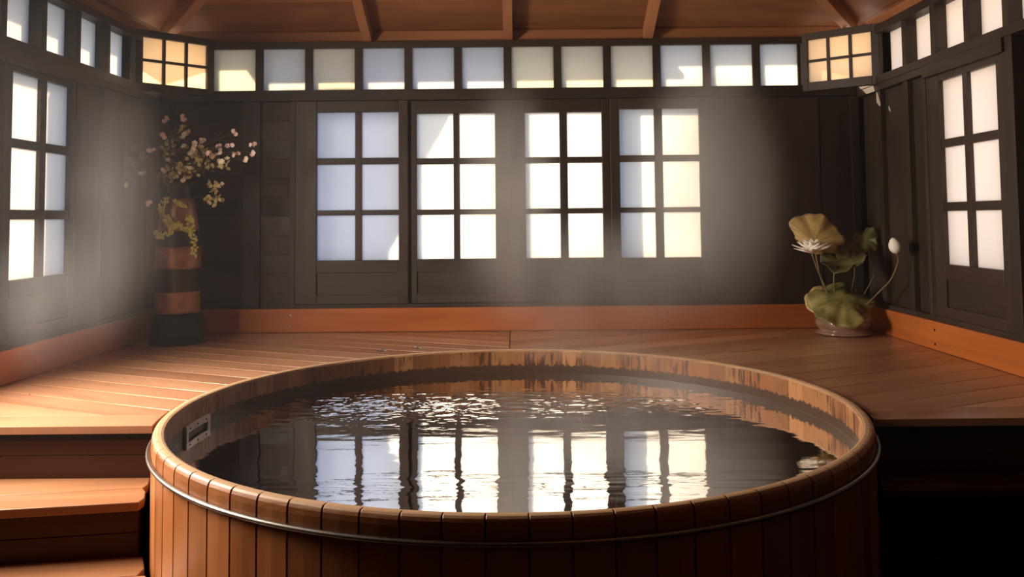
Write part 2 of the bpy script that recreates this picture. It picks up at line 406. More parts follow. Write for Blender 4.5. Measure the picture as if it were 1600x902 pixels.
m.lbox(TRt, 3.627, 4.14, ZF, .415, .053, .11, 'a'); m.lbox(TRt, 3.627, 4.14, 1.327, 1.412, .053, .11, 'a')
boards(m, TRt, YF, 3.50, .3, ZF, 1.412, .075, .10)
m.lbox(TRt, YF, YB, ZF, .0, .0, .05, 'a')
m.lbox(TRt, 4.758, 4.83, 1.45, 1.745, .012, .11, 'b')
struct(m.build('wall_right', M_wall, bevel=.0015))
m = MB(); TFr = lambda a, b, c: (a, YF-c, b)
boards(m, TFr, XL-.1, XR+.1, .25, ZF, 2.9, 0, .08); m.lbox(TFr, XL-.2, XR+.2, ZF-.05, 3.0, .0805, .1, 'b')
struct(m.build('wall_front', M_wall))

# ---- baseboards ---------------------------------------------------
m = MB()
for x0, x1 in ((XL, XR),): m.lbox(TB, x0, x1, .002, .141, -.024, -.0025, 'a')
bb = struct(m.build('baseboard_back', M_base, bevel=.0025))
m = MB()
for (x, z) in ((-1.335, .105), (-1.335, .045), (.9, .1), (.9, .045)): m.lbox(TB, x-.004, x+.004, z-.004, z+.004, -.0255, -.023, 'a')
m.build('screw', M_chrome, bb)
m = MB(); m.lbox(TL, 2.84, YB-.024, .002, .141, -.024, -.0025, 'a'); struct(m.build('baseboard_left', M_base, bevel=.0025))
m = MB(); m.lbox(TRt, 2.84, YB-.024, .002, .141, -.024, -.0025, 'a'); br = struct(m.build('baseboard_right', M_base, bevel=.0025))
m = MB()
for (y, z) in ((4.2, .1), (4.2, .03)): m.lbox(TRt, y-.006, y+.006, z-.006, z+.006, -.0255, -.023, 'a')
m.build('screw', M_screw, br)

# ---- roof ---------------------------------------------------------
S = .48; Z0 = 1.745; RD = .085
YC = YB-XR                               # ridge starts where the hips meet
def plane_T(kind):
    # a along the wall, b up the slope (horizontal run from wall), c away from the room side
    if kind == 'back': return lambda a, b, c: (a, YB-b, Z0+RD+S*b+c)
    if kind == 'left': return lambda a, b, c: (XL+b, a, Z0+RD+S*b+c)
    return lambda a, b, c: (XR-b, a, Z0+RD+S*b+c)
m = MB()
XM = (XL+XR)/2; HW = (XR-XL)/2
w = .235
for kind in ('back', 'left', 'right'):
    T = plane_T(kind)
    k = -1
    while k*w < HW:
        b0, b1 = k*w, min((k+1)*w, HW)
        if kind == 'back':
            q0, q1 = b0, b1
            P = [(XL+q0, b0), (XR-q0, b0), (XR-q1, b1), (XL+q1, b1)]
        else:
            P = [(YF, b0), (YB-b0, b0), (YB-b1, b1), (YF, b1)]
        # lapped: lower edge hangs 9 mm
        bot = [T(P[0][0], b0, -.010), T(P[1][0], b0, -.010), T(P[2][0], b1, .0), T(P[3][0], b1, .0)]
        top = [T(P[0][0], b0, .012), T(P[1][0], b0, .012), T(P[2][0], b1, .018), T(P[3][0], b1, .018)]
        G = [(P[i][0], P[i][1], 0) for i in range(4)]
        m.poly(bot+top, [(0, 1, 2, 3), (7, 6, 5, 4), (0, 4, 5, 1), (1, 5, 6, 2), (2, 6, 7, 3), (3, 7, 4, 0)], G*2)
        k += 1
struct(m.build('ceiling', M_ceil))
m = MB()
m.lbox(TB, XL, XR, Z0, Z0+RD+.02, .03, .09, 'a')
struct(m.build('trim_1', M_raft))
m = MB(); m.lbox(TL, YF, YB, Z0, Z0+RD+.02, .03, .09, 'a'); struct(m.build('trim_2', M_raft))
m = MB(); m.lbox(TRt, YF, YB, Z0, Z0+RD+.02, .03, .09, 'a'); struct(m.build('trim_3', M_raft))
def beam(name, p0, p1, w, h, mat=M_raft, bolt=None, label=None):
    p0 = Vector(p0); p1 = Vector(p1); d = (p1-p0); L_ = d.length; d.normalize()
    side = d.cross(Vector((0, 0, 1))).normalized(); up = side.cross(d)
    T = lambda a, b, c: tuple(p0+d*a+side*b+up*c)
    m = MB(); m.lbox(T, 0, L_, -w/2, w/2, 0, h, 'a')
    o = struct(m.build(name, mat, bevel=.003))
    return o, T
rn = 4
for x in (-.885, -.030, .818):
    b1 = min(x-XL, XR-x)
    beam('trim_%d' % rn, (x, YB-.005, Z0+.001), (x, YB-b1, Z0+S*b1), .056, RD+.004); rn += 1
hipd = HW
for sgn, xw in ((1, XL), (-1, XR)):
    o, T = beam('trim_%d' % rn, (xw+sgn*.045, YB-.045*1.0, Z0+S*.045-.012), (xw+sgn*hipd, YB-hipd, Z0+S*hipd-.012), .060, RD+.0); rn += 1
    b = MB(); c0 = T(.06, -.012, 0); b.lathe(c0[0]+sgn*.03, c0[1], [(0.0001, c0[2]-.010), (.009, c0[2]-.009), (.010, c0[2]-.002), (.010, c0[2]+.004)], 12)
    b.build('bolt', M_chrome, o, smooth=True)
for y in (2.95, 2.1, 1.25, .4, -.45):
    beam('trim_%d' % rn, (XL+.01, y, Z0+.001), (XM, y, Z0+S*HW), .056, RD-.004); rn += 1
    beam('trim_%d' % rn, (XR-.01, y, Z0+.001), (XM, y, Z0+S*HW), .056, RD-.004); rn += 1
beam('trim_%d' % rn, (XM, YB-HW-.02, Z0+S*HW-.05), (XM, YF+.01, Z0+S*HW-.05), .07, RD)

# ------------------------------------------------------------------ deck
def clip(poly, nx, ny, d):
    """keep points with nx*x+ny*y <= d"""
    out = []; n = len(poly)
    for i in range(n):
        p, q = poly[i], poly[(i+1) % n]; fp = nx*p[0]+ny*p[1]-d; fq = nx*q[0]+ny*q[1]-d
        if fp <= 0: out.append(p)
        if (fp < 0 < fq) or (fq < 0 < fp):
            t = fp/(fp-fq); out.append((p[0]+(q[0]-p[0])*t, p[1]+(q[1]-p[1])*t))
    return out
def plank_pieces(dirv, t0, t1, planes, R=TR+.012):
    """board running along dirv between offsets t0 and t1 (measured from the tub centre), minus the round tub hole"""
    dx, dy = dirv; nx, ny = -dy, dx
    W = lambda s, t: (TX+dx*s+nx*t, TY+dy*s+ny*t)
    res = []
    if t0 >= R or t1 <= -R:
        res.append([W(-6, t0), W(6, t0), W(6, t1), W(-6, t1)])
    else:
        for sg in (-1, 1):
            ch = []
            K = 14
            for i in range(K+1):
                t = t0+(t1-t0)*i/K; q = R*R-t*t
                ch.append(W(sg*(sqrt(q) if q > 0 else 0), t))
            res.append(ch+[W(sg*6, t1), W(sg*6, t0)])
    fin = []
    for p in res:
        for pl in planes: 
            if p: p = clip(p, *pl)
        if len(p) >= 3:
            a = abs(sum(p[i][0]*p[(i+1) % len(p)][1]-p[(i+1) % len(p)][0]*p[i][1] for i in range(len(p))))/2
            if a > 4e-4: fin.append(p)
    return fin
YE = 2.812; BW = .150; XS = -.033
m = MB()
g = .0048
for side, ang in ((-1, -24.2), (1, 25.3)):
    d = (cos(radians(ang)), sin(radians(ang)))
    planes = [(0, 1, YB-.003), (0, -1, -(YE+BW+g))]
    planes += [(1, 0, XS-g/2), (-1, 0, -XL-.002)] if side < 0 else [(-1, 0, -(XS+g/2)), (1, 0, XR-.002)]
    wd = .1465
    off = .0 if side < 0 else .0
    # place seams where the photo shows them
    ref = (-2.058, 3.410) if side < 0 else (1.197, 2.991)
    t_ref = -(ref[0]-TX)*d[1]+(ref[1]-TY)*d[0]
    k = -20
    while k < 24:
        t0 = t_ref+k*wd+g/2; t1 = t_ref+(k+1)*wd-g/2
        for P in plank_pieces(d, t0, t1, planes): m.prism(P, -.026, 0.0, d)
        k += 1
    # front border board
    bpl = [(0, 1, YE+BW), (0, -1, -YE)] + ([(1, 0, TX), (-1, 0, -XL-.002)] if side < 0 else [(-1, 0, -TX), (1, 0, XR-.002)])
    for P in plank_pieces((1, 0), YE-TY, YE+BW-TY, bpl): m.prism(P, -.026, 0.0, (1, 0))
# dark subfloor that closes the gaps
deck = struct(m.build('deck', M_deck, bevel=.0016))
m = MB()
for side in (-1, 1):
    pl = [(0, 1, YB-.003), (0, -1, -(YE+.02))] + ([(1, 0, TX), (-1, 0, -XL-.002)] if side < 0 else [(-1, 0, -TX), (1, 0, XR-.002)])
    for j in range(24):
        t0 = YE+.02-TY+j*.1; t1 = t0+.1
        if t0+TY > YB: break
        for P in plank_pieces((1, 0), t0, t1, pl, TR+.016): m.prism(P, -.05, -.0275, (1, 0))
m.build('deck_joists', M_black, deck)
# little dark screws along the board ends
m = MB()
random.seed(3)
for k in range(46):
    a = radians(random.choice([random.uniform(100, 176), random.uniform(4, 80)])); r = TR+random.uniform(.05, .8)
    x, y = TX+r*cos(a), TY+r*sin(a)
    if XL+.03 < x < XR-.05 and YE+.03 < y < YB-.05: m.lathe(x, y, [(.0001, .0006), (.0035, .0005), (.0038, -.001)], 8)
m.build('screw', M_screw, deck)
# two metal fittings set in the deck
for (x, y), nm in (((-.683, 4.356), 'left of the pair'), ((-.512, 4.431), 'right of the pair')):
    m = MB(); m.lathe(x, y, [(.0001, .002), (.012, .002), (.014, .006), (.020, .006), (.024, .0035), (.026, .0002)], 24)
    o = m.build('deck_fitting', M_chrome, smooth=True)
    tag(o, 'small round metal fitting in the deck behind the tub, '+nm, 'fitting', 'round fittings in the deck')

# ------------------------------------------------------------------ front faces and steps
def front_planks(m, x0, x1, y, z0, z1, n):
    for i in range(n):
        a, b = z0+(z1-z0)*i/n, z0+(z1-z0)*(i+1)/n
        m.lbox(TW, x0, x1, y, y+.025, a+.001, b-.001, 'a')
# right front of the deck goes down to the floor
dv = sqrt((TR+.014)**2-(YE+.05-TY)**2)
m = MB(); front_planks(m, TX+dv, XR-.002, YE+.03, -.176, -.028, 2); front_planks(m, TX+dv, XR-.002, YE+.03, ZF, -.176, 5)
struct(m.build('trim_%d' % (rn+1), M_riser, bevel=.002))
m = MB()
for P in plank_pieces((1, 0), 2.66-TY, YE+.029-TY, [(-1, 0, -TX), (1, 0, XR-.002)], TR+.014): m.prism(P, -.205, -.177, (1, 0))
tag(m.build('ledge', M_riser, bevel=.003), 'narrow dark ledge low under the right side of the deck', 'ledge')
# steps on the left
st = tag(empty('wooden_steps', (-1.6, 2.5, ZF)), 'redwood steps climbing to the deck left of the round tub', 'steps')
sl = .155
xs0 = XL+.002
fronts = [YE, 2.600, 2.335, 2.07, 1.80]
zs = [0, -.176, -.346, -.518, -.690]
dirs = (cos(math.atan(sl)), sin(math.atan(sl)))
def line_y(y0, x): return y0+sl*(x+1.139)
for i in range(1, 5):
    # tread i: between the riser above and its own front edge
    zt = zs[i]
    back = (lambda x: YE+.03) if i == 1 else (lambda x, j=i: line_y(fronts[j-1]+.03, x))
    fr = (lambda x, j=i: line_y(fronts[j], x))
    # clip a run of x strips so the tread follows the tub
    def band(f0, f1, name, z0, z1, mat, rnd=None):
        xsn = [xs0+(TX+0-xs0)*k/90 for k in range(91)]
        lo = []; hi = []
        for x in xsn:
            q = (TR+.016)**2-(x-TX)**2
            ya, yb = f0(x), f1(x)
            if q > 0:
                ylow = TY-sqrt(q)          # tub occupies y between TY-sqrt and TY+sqrt
                yb = min(yb, ylow)
            if yb-ya < .003: break
            lo.append((x, ya)); hi.append((x, yb))
        mm = MB(); mm.prism(lo+hi[::-1], z0, z1, dirs, rnd)
        return mm.build(name, mat, st, bevel=.003)
    mid = (lambda x, f=fr, b=back: f(x)+.143)
    band(fr, lambda x, q=mid: q(x)-.0015, 'tread', zt-.027, zt, M_step)
    band(lambda x, q=mid: q(x)+.0015, back, 'tread', zt-.027, zt, M_step)
# risers
def riser(y0, slope, z0, z1, n, xe):
    m = MB()
    for k in range(n):
        a, b = z0+(z1-z0)*k/n, z0+(z1-z0)*(k+1)/n
        ya = (lambda x: y0+(sl*(x+1.139) if slope else 0))
        P = [(xs0, ya(xs0)), (xe, ya(xe)), (xe, ya(xe)+.022), (xs0, ya(xs0)+.022)]
        m.prism(P, a+.0008-(.02 if k == 0 else 0), b-.0008, (1, 0))
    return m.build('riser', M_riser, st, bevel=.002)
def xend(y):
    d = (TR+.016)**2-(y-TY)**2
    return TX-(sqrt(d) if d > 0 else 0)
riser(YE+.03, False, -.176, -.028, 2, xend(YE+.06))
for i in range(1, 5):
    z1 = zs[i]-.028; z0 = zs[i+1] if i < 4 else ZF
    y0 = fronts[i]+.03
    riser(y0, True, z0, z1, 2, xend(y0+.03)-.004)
rebase(st)

# ------------------------------------------------------------------ the tub
tub = tag(empty('hot_tub', (TX, TY, ZF)), 'large round cedar soaking tub full of water, set into the deck', 'hot tub')
NS = 78
out_, inn = MB(), MB()
random.seed(11)
A0 = radians(-90-16.7)
vals = [random.random() for _ in range(NS)]
for k in range(NS):
    a0 = A0+2*pi*k/NS; a1 = A0+2*pi*(k+1)/NS; gp = .0012
    V = []; G = []; F = []
    nz = [ZF, -.6, -.3, -.06, -.014, -.001, .007, .0115, ZR, ZR, .010, .002, -.06, -.12, -.35, ZF+.06]
    nr = [TR, TR, TR, TR, TR, TR-.0015, TR-.005, TR-.010, TR-.017, TI+.012, TI+.004, TI, TI, TI, TI, TI]
    FR = [0, .035, .5, .965, 1]; J = 4
    for i, (r, z) in enumerate(zip(nr, nz)):
        for j in range(J+1):
            a = a0+(a1-a0)*FR[j]
            rr = r
            # the outer stave edges are eased so the joints read as grooves
            if i <= 8 and j in (0, J): rr = r-.0022
            if i <= 8 and j == 0: a += gp
            if i <= 8 and j == J: a -= gp
            V.append((TX+rr*cos(a), TY+rr*sin(a), z)); G.append((z, rr*(a+20), 0))
    n = len(nz)
    split = 10
    tgt = out_
    for i in range(n-1):
        for j in range(J):
            F.append((i*(J+1)+j, i*(J+1)+j+1, (i+1)*(J+1)+j+1, (i+1)*(J+1)+j))
    Fo = [f for f in F if f[0]//(J+1) < split]; Fi = [f for f in F if f[0]//(J+1) >= split]
    def sub(mb, Fs, rnd):
        used = sorted({i for f in Fs for i in f}); mp = {u: i for i, u in enumerate(used)}
        mb.poly([V[u] for u in used], [tuple(mp[i] for i in f) for f in Fs], [G[u] for u in used], rnd)
    sub(out_, Fo, vals[k]); sub(inn, Fi, random.random())
    # groove bottoms
so = out_.build('outer_staves', M_stave, tub, smooth=False)
inn.build('inner_staves', M_inner, tub, recalc=False)
m = MB(); m.lathe(TX, TY, [(TR-.004, ZF), (TR-.004, .0), (TI+.006, .0), (TI+.006, ZF)], 156); m.build('stave_core', M_black, tub)
# hoops
def hoop(z, rz, rr, name='hoop', mat=M_hoop):
    m = MB(); pr = []
    for k in range(12):
        a = 2*pi*k/12; pr.append((TR+rr+rr*cos(a)*1.0, z+rz*sin(a)))
    m.lathe(TX, TY, pr, 220, closed=True); return m.build(name, mat, tub, smooth=True)
hoop(-.044, .0065, .0075)
hoop(-.42, .007, .0062); hoop(-.74, .007, .0062)
# bench and bottom inside
m = MB(); m.lathe(TX, TY, [(.0001, ZF+.07), (TI, ZF+.07)], 96); m.build('tub_floor', M_inner, tub)
m = MB()
for k in range(8):
    a0 = 2*pi*k/8+.2; a1 = 2*pi*(k+1)/8+.2
    o0 = [(TX+(TI-.004)*cos(a0+(a1-a0)*j/10), TY+(TI-.004)*sin(a0+(a1-a0)*j/10)) for j in range(11)]
    o1 = [(TX+.78*cos(a1), TY+.78*sin(a1)), (TX+.78*cos(a0), TY+.78*sin(a0))]
    m.prism(o0+o1, -.50, -.455, (cos(a0), sin(a0)))
m.build('bench', wood('soaked_bench', (.10, .07, .03), (.20, .15, .07), grain=(1, 14, 14)), tub)
# white plate on the inner wall at the water line
def plate():
    p = MB()
    A, B = radians(183.5), radians(172.8)
    def seg(a0, a1, z0, z1, r0, r1, n=6):
        for i in range(n):
            b0 = a0+(a1-a0)*i/n; b1 = a0+(a1-a0)*(i+1)/n
            pts = [(TX+r*cos(b), TY+r*sin(b), z) for b in (b0, b1) for r in (r0, r1) for z in (z0, z1)]
            p.poly(pts, [(0,1,3,2),(4,6,7,5),(0,4,5,1),(2,3,7,6)]+([(0,2,6,4)] if 0 else [])+[(0,2,6,4),(1,5,7,3)], [(0, 0, 0)]*8, .5)
    zt = ZW+.042
    seg(A, B, ZW+.016, zt, TI-.010, TI-.001)
    seg(A, A-.018, ZW-.02, ZW+.016, TI-.010, TI-.001, 1); seg(B+.018, B, ZW-.02, ZW+.016, TI-.010, TI-.001, 1)
    o = p.build('skimmer_plate', M_plastic, tub, bevel=.001)
    for f in (.17, .5, .83):
        s = MB()
        a = A+(B-A)*f; c = Vector((TX+(TI-.011)*cos(a), TY+(TI-.011)*sin(a), ZW+.029))
        d = Vector((-cos(a), -sin(a), 0))
        s.tube([c-d*.001, c+d*.0015], [.0035, .003], 8)
        s.build('plate_screw', M_screw, o)
plate()
rebase(tub)

# water surface with real ripples
def wave(x, y):
    X, Y = x-TX, y-TY
    h = 0
    # calm everywhere
    h += .00060*noise.noise(Vector((x*3.0, y*10, 1.3)))
    h += .00018*noise.noise(Vector((x*8.0, y*26, 7.7)))
    # jet turbulence in the rear left, fading to the right
    j = math.exp(-((Y-.47)/.25)**2)*(.32+.68*math.exp(-((X+.55)/.50)**2))
    if X > .95: j *= max(0, 1-(X-.95)/.15)
    h += j*(.0042*noise.noise(Vector((x*10, y*20, 3.1)))+.0026*noise.noise(Vector((x*24, y*46, 9.1)))+.0009*noise.noise(Vector((x*60, y*90, 2.1))))
    j2 = math.exp(-((Y-.55)/.22)**2)*math.exp(-((X-.35)/.50)**2)
    h += j2*.0009*noise.noise(Vector((x*38, y*60, 4.4)))
    # light ripples near the front
    q = math.exp(-((Y+.62)/.12)**2)
    h += q*.0009*noise.noise(Vector((x*9, y*40, 5.5)))
    return h
m = MB(); NR, NA = 380, 900
V = [(TX, TY, ZW)]; F = []
for i in range(1, NR+1):
    r = TI*(i/NR)
    for k in range(NA):
        a = 2*pi*k/NA; x, y = TX+r*cos(a), TY+r*sin(a)
        z = ZW+wave(x, y)
        if r > TI-.006: z += .0012*((r-(TI-.006))/.006)**2
        V.append((x, y, z))
for k in range(NA): F.append((0, 1+k, 1+(k+1) % NA))
for i in range(NR-1):
    for k in range(NA):
        F.append((1+i*NA+k, 1+(i+1)*NA+k, 1+(i+1)*NA+(k+1) % NA, 1+i*NA+(k+1) % NA))
m.poly(V, F, [(0, 0, 0)]*len(V), .5)
wt = m.build('water', M_water, smooth=True)
tag(wt, 'dark rippled hot water filling the round tub, reflecting the windows', 'water', kind='stuff')

# ------------------------------------------------------------------ camera helper for placing plants from measured sight lines
F_ = 1322.89; CY = 267.73; PI_, RO, YA = radians(3.1711), radians(-.5544), radians(-.1582)
def at(px, py, Y):
    """the point at depth Y that the photograph shows at pixel (px, py): used once to measure the plants"""
    a, b = px-800, py-CY; c, s = cos(RO), sin(RO)
    u, v = (a*c+b*s)/F_, (-a*s+b*c)/F_
    y = cos(PI_)+v*sin(PI_); z = sin(PI_)-v*cos(PI_)
    X = u*cos(YA)+y*sin(YA); Yy = -u*sin(YA)+y*cos(YA)
    t = Y/Yy
    return Vector((X*t, Y, CAMZ+z*t))

# ------------------------------------------------------------------ lotus arrangement
def leafmat(name, a, b, vein):
    m, nt, out = nodes(name); L = nt.links.new
    bs = N(nt, 'ShaderNodeBsdfPrincipled', Roughness=.5); L(bs.outputs[0], out.inputs[0])
    at_ = N(nt, 'ShaderNodeAttribute', attribute_name='gc'); sep = N(nt, 'ShaderNodeSeparateXYZ'); L(at_.outputs['Vector'], sep.inputs[0])
    # gc holds (angle/2pi * veins, radius fraction, 0)
    fr = N(nt, 'ShaderNodeMath', operation='FRACT'); L(sep.outputs[0], fr.inputs[0])
    sb = N(nt, 'ShaderNodeMath', operation='SUBTRACT'); L(fr.outputs[0], sb.inputs[0]); sb.inputs[1].default_value = .5
    ab = N(nt, 'ShaderNodeMath', operation='ABSOLUTE'); L(sb.outputs[0], ab.inputs[0])
    ml = N(nt, 'ShaderNodeMath', operation='MULTIPLY'); L(ab.outputs[0], ml.inputs[0]); L(sep.outputs[1], ml.inputs[1])
    vr = ramp(nt, [(.0, vein), (.035, a)]); L(ml.outputs[0], vr.inputs[0])
    tc = N(nt, 'ShaderNodeTexCoord'); n = N(nt, 'ShaderNodeTexNoise', Scale=12.0, Detail=3.0); L(tc.outputs['Object'], n.inputs['Vector'])
    mr = N(nt, 'ShaderNodeMapRange'); mr.inputs['From Min'].default_value = .4; mr.inputs['From Max'].default_value = .65; L(n.outputs[0], mr.inputs[0])
    mx = N(nt, 'ShaderNodeMix', data_type='RGBA'); L(mr.outputs[0], mx.inputs[0]); L(vr.outputs[0], mx.inputs[6]); mx.inputs[7].default_value = (*b, 1)
    L(mx.outputs[2], bs.inputs['Base Color'])
    return m
M_leafA = leafmat('lotus_leaf_golden', (.66, .47, .18), (.46, .32, .11), (.22, .15, .04))
M_leafB = leafmat('lotus_leaf_olive', (.17, .15, .045), (.09, .09, .025), (.25, .20, .08))
M_leafC = leafmat('lotus_leaf_green', (.13, .125, .03), (.34, .29, .09), (.22, .19, .07))
M_stem = plain('lotus_stem', (.20, .14, .06), .55, var=.2)
M_petal = plain('ivory_petal', (.95, .90, .80), .5, var=.06)
M_center = plain('seed_centre', (.55, .33, .10), .6)
M_pot = plain('glazed_pot', (.26, .15, .10), .16, var=.25, coat=.5)

def leaf(root, c, u, v, rf, cup, ruf, k, ph, mat, name='lotus_leaf', bend=0, label=None):
    """round leaf: c centre, u/v in-plane axes, rf(theta) radius, cup depth, ruffled rim"""
    c = Vector(c); u = Vector(u).normalized(); v = Vector(v); v = (v-u*v.dot(u)).normalized(); n = u.cross(v)
    m = MB(); V = [c]; G = [(0, 0, 0)]; F = []
    NA_, NR_ = 72, 12
    for i in range(1, NR_+1):
        f = i/NR_
        for j in range(NA_):
            th = 2*pi*j/NA_; r = rf(th)*f
            w_ = ruf*(f**2.5)*(sin(k*th+ph)+.5*sin((k*2+1)*th+ph*1.7))+.006*f*f*noise.noise(Vector((cos(th)*2+ph, sin(th)*2, f*2)))
            h = cup*f*f+w_-bend*(r*sin(th))**2*0
            V.append(c+u*(r*cos(th))+v*(r*sin(th))+n*h); G.append((j/NA_*9, f, 0))
    for j in range(NA_): F.append((0, 1+j, 1+(j+1) % NA_))
    for i in range(NR_-1):
        for j in range(NA_):
            a = 1+i*NA_; b = a+NA_
            F.append((a+j, b+j, b+(j+1) % NA_, a+(j+1) % NA_))
    m.poly(V, F, G, .5)
    o = m.build(name, mat, root, smooth=True, recalc=False)
    sd = o.modifiers.new('thickness', 'SOLIDIFY'); sd.thickness = .0022; sd.offset = 0
    if label: o['label'] = label
    return o
def spline(P, n=10):
    P = [Vector(p) for p in P]; out = []
    Q = [P[0]*2-P[1]]+P+[P[-1]*2-P[-2]]
    for i in range(1, len(Q)-2):
        for j in range(n):
            t = j/n; p0, p1, p2, p3 = Q[i-1], Q[i], Q[i+1], Q[i+2]
            out.append(.5*((2*p1)+(-p0+p2)*t+(2*p0-5*p1+4*p2-p3)*t*t+(-p0+3*p1-3*p2+p3)*t**3))
    out.append(P[-1]); return out
def stem(root, P, r, mat=M_stem, name='stem'):
    m = MB(); m.tube(spline(P), r, 8); return m.build(name, mat, root, smooth=True)
PC = Vector((1.838, 4.80, 0))
lot = tag(empty('lotus_plant', PC), 'artificial lotus with white bloom, bud and wide leaves in a glazed pot', 'potted plant')
m = MB(); m.lathe(PC.x, PC.y, [(.0001, .001), (.118, .001), (.146, .004), (.150, .010), (.146, .017), (.132, .021), (.128, .026), (.140, .040), (.150, .058), (.150, .075), (.138, .094), (.118, .104), (.110, .104), (.112, .092), (.10, .07), (.0001, .06)], 72)
m.build('pot', M_pot, lot, smooth=True)
Yl = 4.74
def wob(base, amps):
    return lambda th: base*(1+sum(a*sin(k_*th+p) for k_, a, p in amps))
# tall golden leaf, seen from its face
c1 = at(1272, 379, 4.76)
def r1(th):
    pts = [(-90, .05), (-40, .08), (-10, .175), (11, .186), (25, .172), (38, .180), (54, .176), (67, .187), (80, .172), (92, .178), (105, .170), (120, .176), (136, .172), (150, .10), (180, .045), (225, .04), (270, .05)]
    d = math.degrees(th) % 360
    if d > 270: d -= 360
    for (a, ra), (b, rb) in zip(pts, pts[1:]):
        if a <= d <= b:
            t = (d-a)/(b-a); t = t*t*(3-2*t); return ra+(rb-ra)*t
    return .06
leaf(lot, c1, (.99, -.05, 0), (0, .22, .97), r1, -.045, .012, 6, .6, M_leafA, label='upright golden leaf')
leaf(lot, at(1331, 384, 4.80), (.93, .25, -.2), (.1, .7, .6), wob(.085, [(2, .15, .3), (3, .08, 0)]), -.03, .014, 4, 1.2, M_leafB)
leaf(lot, at(1350, 374, 4.86), (.72, .1, .62), (-.3, .75, .3), wob(.088, [(2, .25, .1)]), -.02, .016, 5, .2, M_leafB)
leaf(lot, at(1316, 412, 4.74), (.98, -.1, .08), (-.05, .85, .42), wob(.125, [(2, .12, 0), (3, .06, 1)]), .035, .014, 5, 2.2, M_leafB)
# low leaves over the pot
leaf(lot, at(1292, 466, 4.82), (.9, .2, .15), (-.25, .75, .75), wob(.115, [(2, .08, 1), (5, .03, 0)]), -.03, .010, 5, .4, M_leafA, label='golden leaf behind the green one')
leaf(lot, at(1317, 466, 4.70), (.99, .0, -.02), (.05, .80, .56), wob(.178, [(2, .06, .2), (5, .06, 1.1), (7, .04, 0)]), -.052, .017, 5, 1.0, M_leafC, label='large drooping green leaf over the pot')
# bloom
fc = at(1269, 396, 4.66)
fl = bpy.data.objects.new('bloom', None); COL.objects.link(fl); fl.parent = lot
def petal_mesh(L_, W_, curl):
    m = MB(); V = []; F = []; nu, nv = 10, 5
    for i in range(nu+1):
        t = i/nu; wd = W_*sin(pi*min(1, .12+t*.88)**.85)*(1-.15*t)
        if i == nu: wd = .0006
        for j in range(nv):
            s_ = (j/(nv-1)-.5)*2
            V.append((t*L_, s_*wd/2, curl*L_*t*t+.18*wd*s_*s_))
    for i in range(nu):
        for j in range(nv-1):
            a = i*nv+j; F.append((a, a+nv, a+nv+1, a+1))
    return V, F
random.seed(5)
m = MB()
for ring, (cnt, L_, W_, el, cu) in enumerate(((13, .112, .060, 14, .10), (11, .098, .056, 30, .12), (9, .084, .046, 48, .10), (7, .058, .028, 64, .05))):
    V, F = petal_mesh(L_, W_, cu)
    for k in range(cnt):
        az = 2*pi*(k+.5*(ring % 2))/cnt+random.uniform(-.08, .08); e = radians(el+random.uniform(-6, 6)); sc_ = random.uniform(.9, 1.08)
        R_ = Matrix.Rotation(az, 3, 'Z') @ Matrix.Rotation(-e, 3, 'Y')
        m.poly([fc+Vector((0, 0, .004*ring)) + (R_ @ (Vector(v)*sc_)) for v in V], F, [(0, 0, 0)]*len(V), .5)
o = m.build('petals', M_petal, fl, smooth=True, recalc=False); sd = o.modifiers.new('t', 'SOLIDIFY'); sd.thickness = .0015
m = MB(); m.lathe(fc.x, fc.y, [(.0001, fc.z+.026), (.010, fc.z+.027), (.015, fc.z+.022), (.012, fc.z+.004), (.0001, fc.z-.002)], 20); m.build('flower_centre', M_center, fl, smooth=True)
# bud
bc = at(1398, 384, 4.42); bx = Vector((-.25, 0, .97)).normalized()
m = MB(); prof = [(-1, .15), (-.8, .62), (-.45, .93), (-.1, 1.0), (.3, .9), (.65, .62), (.88, .32), (1, .04)]
pts = [bc+bx*(t*.043) for t, _ in prof]; m.tube(pts, [r*.031 for _, r in prof], 20)
bud = m.build('bud', M_petal, lot, smooth=True); bud['label'] = 'closed ivory lotus bud'
# stems
base = lambda dx, dy: (PC.x+dx, PC.y+dy, .095)
stem(lot, [base(-.04, -.02), at(1290, 450, 4.74), at(1277, 420, 4.70), fc+Vector((0, 0, -.004))], .0045)
stem(lot, [base(-.03, .02), at(1286, 445, 4.78), at(1275, 400, 4.77), c1], .0040)
stem(lot, [base(-.01, .0), at(1304, 455, 4.76), at(1303, 432, 4.75), at(1305, 420, 4.745)], .0042)
stem(lot, [base(.05, .02), at(1358, 446, 4.82), at(1366, 425, 4.84), at(1360, 395, 4.85), at(1352, 380, 4.86)], .0032)
stem(lot, [base(.06, -.01), at(1372, 458, 4.62), at(1392, 437, 4.50), at(1403, 410, 4.44), bc-bx*.038], .0042)
stem(lot, [base(.02, .03), at(1335, 430, 4.82), at(1331, 386, 4.80)], .0038)
rebase(lot); 
fl.location = fl.location*0
for c in COL.objects:
    if c.parent == fl: c.location = (0, 0, 0)
fl.location = -Vector(PC)

